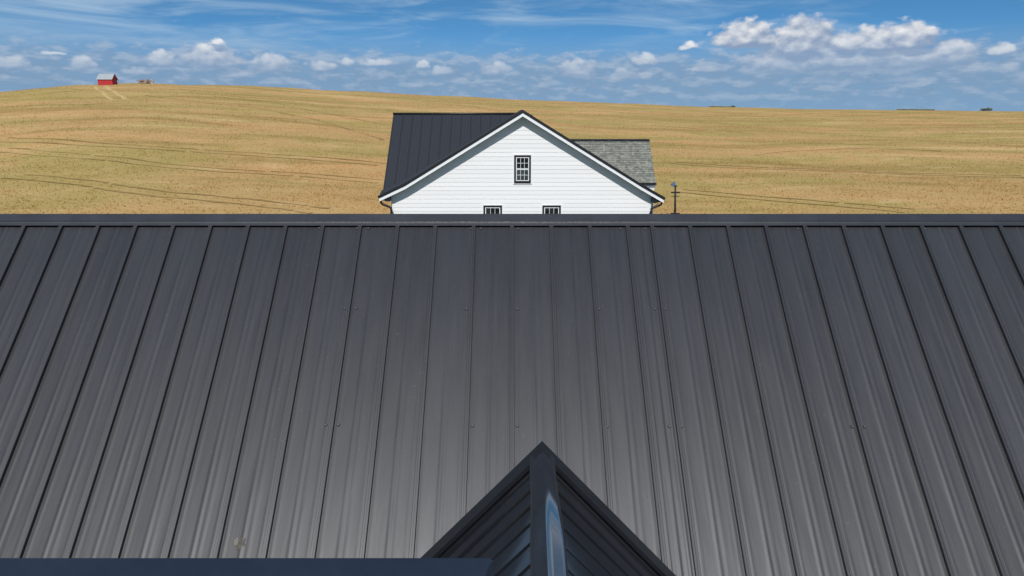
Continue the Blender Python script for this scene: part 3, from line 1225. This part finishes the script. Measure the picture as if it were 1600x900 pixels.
mb.prism([(xm0 + .55, e.y + .4, 0), (xm0 + .55, yb_ - .4, 0), (xm0 + .55, yb_ - .4, e.z + .1), (xm0 + .55, rl0.y, rl0.z - .3), (xm0 + .55, e.y + .4, e.z + .1)], (xm1 - xm0 - .6, 0, 0))
mb.build("main_wall", M['white'], house)

# side wing on the right: grey shingled roof
RYR = 36.0
rr0, rr1 = hp(880, 218, RYR), hp(1013.3, 218, RYR)
ebr = at_plane(1025.6, 286, rr1, unm)
LSR = (ebr - rr1).dot(udn)
xw0, xw1 = rr0.x - .4, (rr1.x + ebr.x) / 2
mb = MB()
ncourse = 24
for c in range(ncourse):
    d1 = LSR * (c + 1) / ncourse
    d0 = LSR * c / ncourse - .03
    x = xw0 - rng.uniform(0, .2)
    while x < xw1:
        w = rng.uniform(.10, .22)
        xa, xb = max(x, xw0), min(x + w - .008, xw1 + rng.uniform(-.004, .004))
        if xb - xa > .03:
            h = .034 + rng.uniform(-.005, .012)
            dd = d1 + rng.uniform(-.008, .012)
            A = Vector((0, rr1.y, rr1.z))
            vs = [A + udn * d0 + unm * .004, A + udn * d0 + unm * .004, A + udn * dd + unm * h, A + udn * dd + unm * h, A + udn * dd - unm * .004, A + udn * dd - unm * .004]
            xx = [xa, xb, xb, xa, xb, xa]
            mb.add([Vector((xx[q], vs[q].y, vs[q].z)) for q in range(6)], [(0, 1, 2, 3), (3, 2, 4, 5), (1, 4, 2), (0, 3, 5)])
        x += w
o = mb.build("shingles", M['shingle'], house, recalc=False)
o['kind'] = 'stuff'
mb = MB()
A = Vector((xw0, rr1.y, rr1.z))
mb.prism([A - unm * .01, A + udn * LSR - unm * .01, A + udn * LSR - unm * .12, A - Vector((0, 0, .2)), A + fdn * LSR - Vector((0, 0, .12)), A + fdn * LSR], (xw1 - xw0, 0, 0))
mb.build("wing_roof_deck", M['underlay'], house)
mb = MB()
for dn_, nm_ in ((udn, unm), (fdn, Vector((0, math.sin(R(SL)), math.cos(R(SL)))))):
    mb.prism([A + nm_ * .03, A + dn_ * .17 + nm_ * .045, A + dn_ * .17 + nm_ * .03, A + nm_ * .005], (xw1 - xw0 + .02, 0, 0))
mb.build("wing_ridge_cap", M['black'], house)
eR = A + udn * LSR
mb = MB()
mb.box((xw0, eR.y - .09, eR.z - .08), (xw1 + .02, eR.y + .02, eR.z + .0))
mb.build("wing_gutter", M['black'], house)
mb = MB()
mb.box((xw0, eR.y + .025, eR.z - .20), (xw1 - .01, eR.y + .06, eR.z - .03))
mb.build("wing_fascia", M['whitetrim'], house)
mb = MB()
ybr = rr1.y + (rr1.y - eR.y)
xe = xw1 + .02
mb.prism([(xw0, eR.y + .10, 0), (xw0, ybr - .1, 0), (xw0, ybr - .1, eR.z - .02), (xw0, rr1.y, rr1.z - .22), (xw0, eR.y + .10, eR.z - .02)], (xe - xw0 - .06, 0, 0))
mb.build("wing_wall", M['white'], house)
z = .4
while z < eR.z - .26:
    mb = MB()
    mb.box((xw0, eR.y + .080, z), (xe - .07, eR.y + .099, z + .194))
    mb.build("siding_board", M['white'], house)
    z += .2

# ------------------------------------------------------------------ objects: screws of the front roof
mb = MB()


def disc(mb, r, h0, h1, seg, r1=None):
    r1 = r1 or r
    vs = [(r * math.cos(6.2832 * k / seg), r * math.sin(6.2832 * k / seg), h0) for k in range(seg)]
    vs += [(r1 * math.cos(6.2832 * k / seg), r1 * math.sin(6.2832 * k / seg), h1) for k in range(seg)]
    mb.add(vs, [tuple(range(seg - 1, -1, -1)), tuple(range(seg, 2 * seg))] + [(k, (k + 1) % seg, seg + (k + 1) % seg, seg + k) for k in range(seg)])


disc(mb, .0175, -.002, .0045, 12, .0155)
washer_me = mb.mesh("washer", M['rubber'])
mb = MB()
disc(mb, .0095, .0040, .0115, 6, .0082)
head_me = mb.mesh("screw", M['steel'])
SCREWS = [(499, 357), (558, 357), (575.5, 357), (735.5, 357.5), (751.5, 357.5), (809.5, 358), (969, 358), (1008, 358), (1022.5, 357.5), (1245.6, 358), (1261, 358), (1322, 358.5), (1445, 358.5),
          (539, 482), (556.5, 482), (728.5, 483), (808.5, 483), (936, 483), (1023, 483), (1040, 483),
          (509, 664), (528.5, 664), (738, 665.5), (808.5, 665.5), (949, 666.5), (1046, 666.5), (1065, 666.5), (1331.5, 667), (1350.5, 667)]
rot = NRM.to_track_quat('Z', 'Y').to_matrix().to_4x4()
for i, (px, py) in enumerate(SCREWS):
    p = roof_pt(px, py, .0015)
    o = link("screw", head_me, garage)
    o.matrix_parent_inverse = Matrix.Identity(4)
    m4 = Matrix.Translation(p - garage.location) @ rot
    o.location = m4.to_translation()
    o.rotation_euler = (m4 @ Matrix.Rotation(rng.uniform(0, 1), 4, 'Z')).to_euler()
    w = bpy.data.objects.new("washer", washer_me)
    COL.objects.link(w)
    w.parent = o
# smear on one pan near the bottom left
def blot(px, py, rx, ry, mat, name, lift, seed):
    c = roof_pt(px, py, lift)
    rg = np.random.default_rng(seed)
    mb = MB()
    n = 22
    vs = [c + NRM * .0015]
    for k in range(n):
        a = 6.2832 * k / n
        q = 1 + rg.uniform(-.25, .25)
        vs.append(c + Vector((1, 0, 0)) * rx * q * math.cos(a) + UP * ry * q * math.sin(a))
    mb.add(vs, [(0, k + 1, (k + 1) % n + 1) for k in range(n)], True)
    return mb.build(name, mat, garage)


blot(376, 849, .036, .052, M['dirt'], "brown_smear", .0040, 3)
blot(369, 846, .020, .030, M['paleblot'], "pale_smear", .0055, 8)

# ------------------------------------------------------------------ pole beside the house
PY = 36.0
base = hp(1054.5, 333, PY)
pole = thing("pole_post", "thin black pole with short crossbars and a blue cap, right of the white farmhouse", "post", (base.x, PY, 0))
tp = hp(1055.3, 290.5, PY)
mb = MB()
mb.tube([(base.x, PY, -.05), (base.x, PY, (tp.z) * .6), (tp.x, PY, tp.z)], [.062, .058, .046], 8)
mb.build("shaft", M['pole'], pole)
for yy, xa, xb, hh in ((300.5, 1048, 1061.8, .075), (306.3, 1050.2, 1061.2, .035), (333.0, 1048, 1061.8, .05)):
    a, b = hp(xa, yy, PY), hp(xb, yy, PY)
    mb = MB()
    mb.box((a.x, PY - .075, a.z - hh / 2), (b.x, PY - .03, a.z + hh / 2))
    mb.build("crossbar", M['pole'], pole)
mb = MB()
hc = hp(1052.6, 287.5, PY)
ax = Vector((.45, -.15, 1)).normalized()
q = ax.to_track_quat('Z', 'Y').to_matrix()
vs, fs = [], []
rings = [(-.11, .13), (-.085, .135), (.0, .10), (.09, .05), (.14, .012)]
for zz, rr_ in rings:
    for k in range(10):
        a = 6.2832 * k / 10
        vs.append(hc + q @ Vector((rr_ * math.cos(a), rr_ * math.sin(a), zz)))
for a in range(len(rings) - 1):
    for k in range(10):
        fs.append((a * 10 + k, a * 10 + (k + 1) % 10, (a + 1) * 10 + (k + 1) % 10, (a + 1) * 10 + k))
fs += [tuple(range(9, -1, -1)), tuple(40 + k for k in range(10))]
mb.add(vs, fs, False)
mb.build("cap", M['blue'], pole)
mb = MB()
mb.box((tp.x - .09, PY - .05, tp.z - .03), (tp.x + .09, PY + .05, tp.z + .03))
mb.build("bracket", M['pole'], pole)

# ------------------------------------------------------------------ red barn on the hill
bl = on_ground(153.5, 133.2)
bY = bl.y
bl = Vector((bl.x, bY, bl.z))
br_x = at_y(176.0, 131.5, bY).x
L_B = br_x - bl.x
zb = bl.z - .15
zev = at_y(165, 122.3, bY).z
barn = thing("red_barn", "small red barn with a pale tin roof alone on the hilltop skyline", "barn", ((bl.x + br_x) / 2, bY, bl.z))
dW = L_B * .62
zrd = at_y(182, 115.6, bY + dW / 2).z
mb = MB()
mb.prism([(bl.x, bY, zb - .6), (bl.x, bY + dW, zb - .6), (bl.x, bY + dW, zev), (bl.x, bY + dW / 2, zrd - .1), (bl.x, bY, zev)], (L_B, 0, 0))
mb.build("wall", M['red'], barn)
nb = 14
for k in range(nb):      # vertical boards of the sunlit long side
    mb = MB()
    xa = bl.x + L_B * k / nb
    mb.box((xa + .02, bY - .03 - .012 * (k % 2), zb - .4), (xa + L_B / nb - .02, bY - .001, zev - .06))
    mb.build("wall_board", M['red'], barn)
ov = .35
for s_ in (0, 1):
    mb = MB()
    ya = bY - ov if s_ == 0 else bY + dW + ov
    ze = zev - ov * (zrd - zev) / (dW / 2)
    for k in range(8):
        xa = bl.x - .25 + (L_B + .5) * k / 8
        xb = bl.x - .25 + (L_B + .5) * (k + 1) / 8
        mb.prism([(xa, ya, ze + .02 * (k % 2)), (xa, bY + dW / 2, zrd + .02 * (k % 2)), (xa, bY + dW / 2, zrd - .12), (xa, ya, ze - .10)], (xb - xa - .001, 0, 0))
    mb.build("roof", M['tin'], barn)
mb = MB()
xg = br_x + .25
mb.prism([(xg, bY - ov, zev - .5), (xg, bY + dW / 2, zrd + .05), (xg, bY + dW + ov, zev - .5), (xg, bY + dW + ov, zev - .75), (xg, bY + dW / 2, zrd - .22), (xg, bY - ov, zev - .75)], (.06, 0, 0))
mb.build("barge_board", M['black'], barn)
mb = MB()
mb.box((br_x + .001, bY + dW * .3, zb), (br_x + .08, bY + dW * .7, zb + 2.0))
mb.build("door", M['red'], barn)

# ------------------------------------------------------------------ rubble heap beside the barn
hb0 = on_ground(214, 130.6)
hY_ = hb0.y + 1.5
ha = at_y(214, 131.0, hY_)
hbx = at_y(240, 131.2, hY_)
gzh = float(ground_z(ha.x, hY_))
heap = thing("rubble_heap", "low heap of grey brown rubble and timber on the hilltop beside the red barn", "heap", ((ha.x + hbx.x) / 2, hY_, gzh))
span = hbx.x - ha.x
for k in range(34):
    u = rng.uniform(0, 1)
    hmax = (1.35 if .05 < u < .95 else .5) * (.75 + .25 * math.sin(u * 11))
    zc = rng.uniform(0, hmax)
    r_ = rng.uniform(.28, .62)
    c = Vector((ha.x + span * u, hY_ + rng.uniform(-.9, .9), gzh + zc))
    mb = MB()
    bm = bmesh.new()
    bmesh.ops.create_icosphere(bm, subdivisions=1, radius=r_)
    for v in bm.verts:
        v.co *= rng.uniform(.7, 1.2)
        v.co.z *= .75
    me = bpy.data.meshes.new("rubble_block")
    bm.to_mesh(me)
    bm.free()
    me.materials.append(M['stone'] if k % 2 else M['wood'])
    o = link("rubble_block", me, heap)
    o.matrix_parent_inverse = Matrix.Identity(4)
    o.location = c - heap.location
for k in range(9):
    u = rng.uniform(.02, .7)
    c = Vector((ha.x + span * u, hY_ - .9, gzh + rng.uniform(.5, 1.4)))
    d = Vector((rng.uniform(.6, 1.6), rng.uniform(-.3, .3), rng.uniform(-.25, .35)))
    mb = MB()
    mb.tube([c, c + d], .11, 6)
    mb.build("log", M['wood'], heap)

# ------------------------------------------------------------------ far trees and hedges on the right skyline
def foliage(mb, c, rx, ry, rz, n, size, rg):
    for _ in range(n):
        v = Vector(rg.normal(size=3)).normalized()
        rr_ = rg.uniform(.45, 1.0)
        p = c + Vector((v.x * rx, v.y * ry, abs(v.z) * rz if rg.uniform() < .8 else v.z * rz * .4)) * rr_
        a = Vector(rg.normal(size=3)).normalized() * size * rg.uniform(.6, 1.3)
        b = a.orthogonal().normalized() * size * rg.uniform(.6, 1.2)
        mb.add([p - a - b * .4, p + b, p + a - b * .3, p - b * .9], [(0, 1, 2, 3)])


def skyline_pt(px, extra, lift=0.0):
    """a point a little beyond the crest along this direction"""
    d = ray(px, 168)
    dh = Vector((d.x, d.y)).normalized()
    a = math.degrees(math.atan2(dh.x, dh.y))
    rr_ = float(crest_r(a)) + extra
    return Vector((dh.x * rr_, dh.y * rr_, float(ground_z(dh.x * rr_, dh.y * rr_)) + lift))


def far_tree(px, extra, top_y, rx, rg, label, group=None, mat='leaf'):
    b = skyline_pt(px, extra)
    ztop = CAM_Z + ray(px, top_y).z / math.hypot(ray(px, top_y).x, ray(px, top_y).y) * math.hypot(b.x, b.y)
    H = max(ztop - b.z, 1.5)
    t = thing("far_tree", label, "tree", b, group)
    mb = MB()
    mb.tube([b - Vector((0, 0, .3)), b + Vector((.1, 0, H * .5)), b + Vector((.2, 0, H * .8))], [.22, .14, .05], 6)
    for k in range(4):
        a = k * 1.6
        mb.tube([b + Vector((.1, 0, H * .45)), b + Vector((.1 + math.cos(a) * rx * .5, math.sin(a) * rx * .5, H * .72))], [.09, .03], 5)
    mb.build("trunk", M['bark'], t)
    mb = MB()
    foliage(mb, b + Vector((0, 0, H * .42)), rx, rx * .8, H * .58, 320, rx * .16, rg)
    foliage(mb, b + Vector((rx * .4, 0, H * .35)), rx * .7, rx * .6, H * .4, 160, rx * .14, rg)
    mb.build("crown", M[mat], t, recalc=False)
    return t


far_tree(1545, 30, 168.4, 2.1, np.random.default_rng(1), "dark bushy tree on the far right skyline, right one of a touching pair", None)
far_tree(1537, 32, 170.6, 1.9, np.random.default_rng(2), "low dark tree on the far right skyline, left of the taller dark tree", None)
far_tree(1145, 26, 165.6, 1.5, np.random.default_rng(3), "small dark bush standing alone on the skyline right of the farmhouse", None)


def hedge(pxa, pxb, extra, h, label, seed):
    rg = np.random.default_rng(seed)
    mid = skyline_pt((pxa + pxb) / 2, extra)
    t = thing("hedge", label, "hedge", mid)
    mb = MB()
    n = int((pxb - pxa) / 1.6)
    st_ = MB()
    for k in range(n):
        b = skyline_pt(pxa + (pxb - pxa) * (k + .5) / n, extra)
        d = ray(pxa + (pxb - pxa) * (k + .5) / n, 172)
        # hedge top just shows over the crest
        a = math.degrees(math.atan2(d.x, d.y))
        ztop = CAM_Z + np.interp(a, c_az, c_tan) * math.hypot(b.x, b.y) + h * rg.uniform(.3, 1.0)
        H = max(ztop - b.z, .8)
        foliage(mb, b + Vector((0, 0, H * .25)), .9, .7, H * .75, 34, .26, rg)
        if k % 3 == 0:
            st_.tube([b - Vector((0, 0, .2)), b + Vector((0, 0, H * .7))], .05, 5)
    mb.build("foliage", M['leafpale'], t, recalc=False)
    st_.build("stems", M['bark'], t)


hedge(1403, 1460, 22, .5, "thin dull green hedge line along the right skyline, left of the dark trees", 4)
hedge(1108, 1142, 22, .5, "short low green hedge on the skyline beside the small dark bush", 5)

# ------------------------------------------------------------------ wheel tracks in the field
def catmull(pts, n):
    pts = [pts[0]] + list(pts) + [pts[-1]]
    o = []
    for i in range(1, len(pts) - 2):
        p0, p1, p2, p3 = (np.array(pts[k], float) for k in (i - 1, i, i + 1, i + 2))
        for t in np.linspace(0, 1, n, endpoint=False):
            o.append(.5 * ((2 * p1) + (-p0 + p2) * t + (2 * p0 - 5 * p1 + 4 * p2 - p3) * t * t + (-p0 + 3 * p1 - 3 * p2 + p3) * t ** 3))
    o.append(np.array(pts[-2], float))
    return o


TRACKS = []      # sampled points for thinning the grass


def track(pix, width, gap, mat, label, name="wheel_track"):
    g = [on_ground(x, y) for x, y in pix]
    pts = catmull([(p.x, p.y) for p in g], 26)
    mb = MB()
    for sgn in ((-1, 1) if gap else (0,)):
        prev = None
        broke = rng.uniform(0, 6.28)
        for i, p in enumerate(pts):
            t = pts[min(i + 1, len(pts) - 1)] - pts[max(i - 1, 0)]
            t = t / (np.linalg.norm(t) + 1e-9)
            nn = np.array([-t[1], t[0]])
            c = p + nn * (sgn * gap / 2 + .07 * math.sin(i * .31 + broke) + .03 * math.sin(i * 1.3))
            wd = width * (.55 + .45 * abs(math.sin(i * .27 + broke))) / 2
            a, b = c - nn * wd, c + nn * wd
            cur = [Vector((q[0], q[1], float(ground_z(q[0], q[1])) + .035)) for q in (a, c, b)]
            cur[1].z += .005
            TRACKS.append((c[0], c[1], wd + .15))
            if prev and (i // 2 + int(broke * 5)) % 41 != 0:
                mb.add(prev + cur, [(0, 3, 4, 1), (1, 4, 5, 2)])
            prev = cur
    o = mb.build(name, mat, None)
    tag(o, label, kind='structure')


track([(0, 218), (127, 224), (262, 232.5), (375, 240), (487, 247.5), (597, 257)], .5, 1.9, M['rut'], "dark double wheel track across the left field")
track([(0, 234), (75, 240), (180, 249), (244, 257), (337, 265.5), (450, 272), (597, 284)], .42, 1.8, M['rut'], "faint wheel track in the left field")
track([(22, 275.6), (124, 285), (225, 300), (337, 311), (431, 320.6), (500, 330)], .38, 1.8, M['rut'], "wheel track low in the left field")
track([(228, 149), (300, 158.5), (400, 169), (525, 196), (600, 219)], .6, 0, M['rut'], "thin dark track curving down the hill")
track([(330, 150), (440, 163), (540, 183), (610, 196)], .55, 0, M['rut'], "thin upper track on the hill")
track([(1050, 254), (1145, 261), (1250, 265), (1390, 271), (1600, 276)], .42, 1.8, M['rut'], "wheel track in the right field")
track([(1061, 298), (1215, 312), (1337, 322), (1425, 330)], .36, 1.8, M['rut'], "wheel track low in the right field")
track([(1180, 243), (1232, 236.5), (1355, 232.5), (1470, 236)], .6, 0, M['rut'], "dull band in the right field")
track([(1020, 196), (1100, 202), (1190, 211)], .7, 0, M['rut'], "dull band in the upper right field")
track([(156, 135), (163, 141.5), (175, 149), (192, 157)], .8, 2.6, M['ruty'], "pale ruts running down from the red barn")
track([(165, 134.5), (178, 143), (196, 153)], .9, 0, M['ruty'], "pale rut beside the barn track")

# ------------------------------------------------------------------ dry grass tufts (nobody could count them)
def build_grass(N):
    u = rng.uniform(0, 1, N)
    r = 45 * (440 / 45) ** (u ** .92)
    a = np.radians(rng.uniform(-42, 42, N))
    x, y = r * np.sin(a), r * np.cos(a)
    keep = ~((np.abs(x) < 9) & (y < 46))
    # clumps: drop some where a coarse noise is low
    cl = np.sin(x * .9 + np.sin(y * .5) * 2) * np.sin(y * .7 + np.sin(x * .31) * 2)
    keep &= rng.uniform(0, 1, N) < (.62 + .38 * cl)
    tr = np.array(TRACKS)
    key = {}
    for tx, ty, tw in TRACKS:
        key.setdefault((int(tx // 2), int(ty // 2)), []).append((tx, ty, tw))
    x, y, r = x[keep], y[keep], r[keep]
    ok = np.ones(len(x), bool)
    for i in range(len(x)):
        k = (int(x[i] // 2), int(y[i] // 2))
        for q in key.get(k, ()):
            if (x[i] - q[0]) ** 2 + (y[i] - q[1]) ** 2 < (q[2] + .25) ** 2:
                ok[i] = False
                break
    x, y, r = x[ok], y[ok], r[ok]
    n = len(x)
    z = ground_z(x, y)
    s_ = rng.uniform(.6, 1.25, n) * (.125 + .13 * np.clip((r - 45) / 300, 0, 1))
    B = 3
    V = np.zeros((n, B, 3, 3))
    for b in range(B):
        th = rng.uniform(0, 2 * math.pi, n)
        le = rng.uniform(.1, .75, n)
        wd = s_ * rng.uniform(.16, .34, n)
        lx, ly = np.cos(th), np.sin(th)
        V[:, b, 0] = np.stack([x - ly * wd, y + lx * wd, z - .03], -1)
        V[:, b, 1] = np.stack([x + ly * wd, y - lx * wd, z - .03], -1)
        V[:, b, 2] = np.stack([x + lx * s_ * le, y + ly * s_ * le, z + s_ * rng.uniform(.45, .95, n)], -1)
    V = V.reshape(-1, 3)
    nt = n * B
    me = bpy.data.meshes.new("dry_grass")
    me.vertices.add(nt * 3)
    me.vertices.foreach_set('co', V.ravel())
    me.loops.add(nt * 3)
    me.loops.foreach_set('vertex_index', np.arange(nt * 3, dtype=np.int32))
    me.polygons.add(nt)
    me.polygons.foreach_set('loop_start', np.arange(0, nt * 3, 3, dtype=np.int32))
    me.polygons.foreach_set('loop_total', np.full(nt, 3, dtype=np.int32))
    me.update()
    at = me.attributes.new('tint', 'FLOAT', 'FACE')
    at.data.foreach_set('value', np.repeat(rng.uniform(0, 1, n), B).astype(np.float32))
    me.materials.append(M['grass'])
    me.validate()
    tag(link("dry_grass", me), "short dry golden grass covering the hill", "grass", kind='stuff')


build_grass(200000)
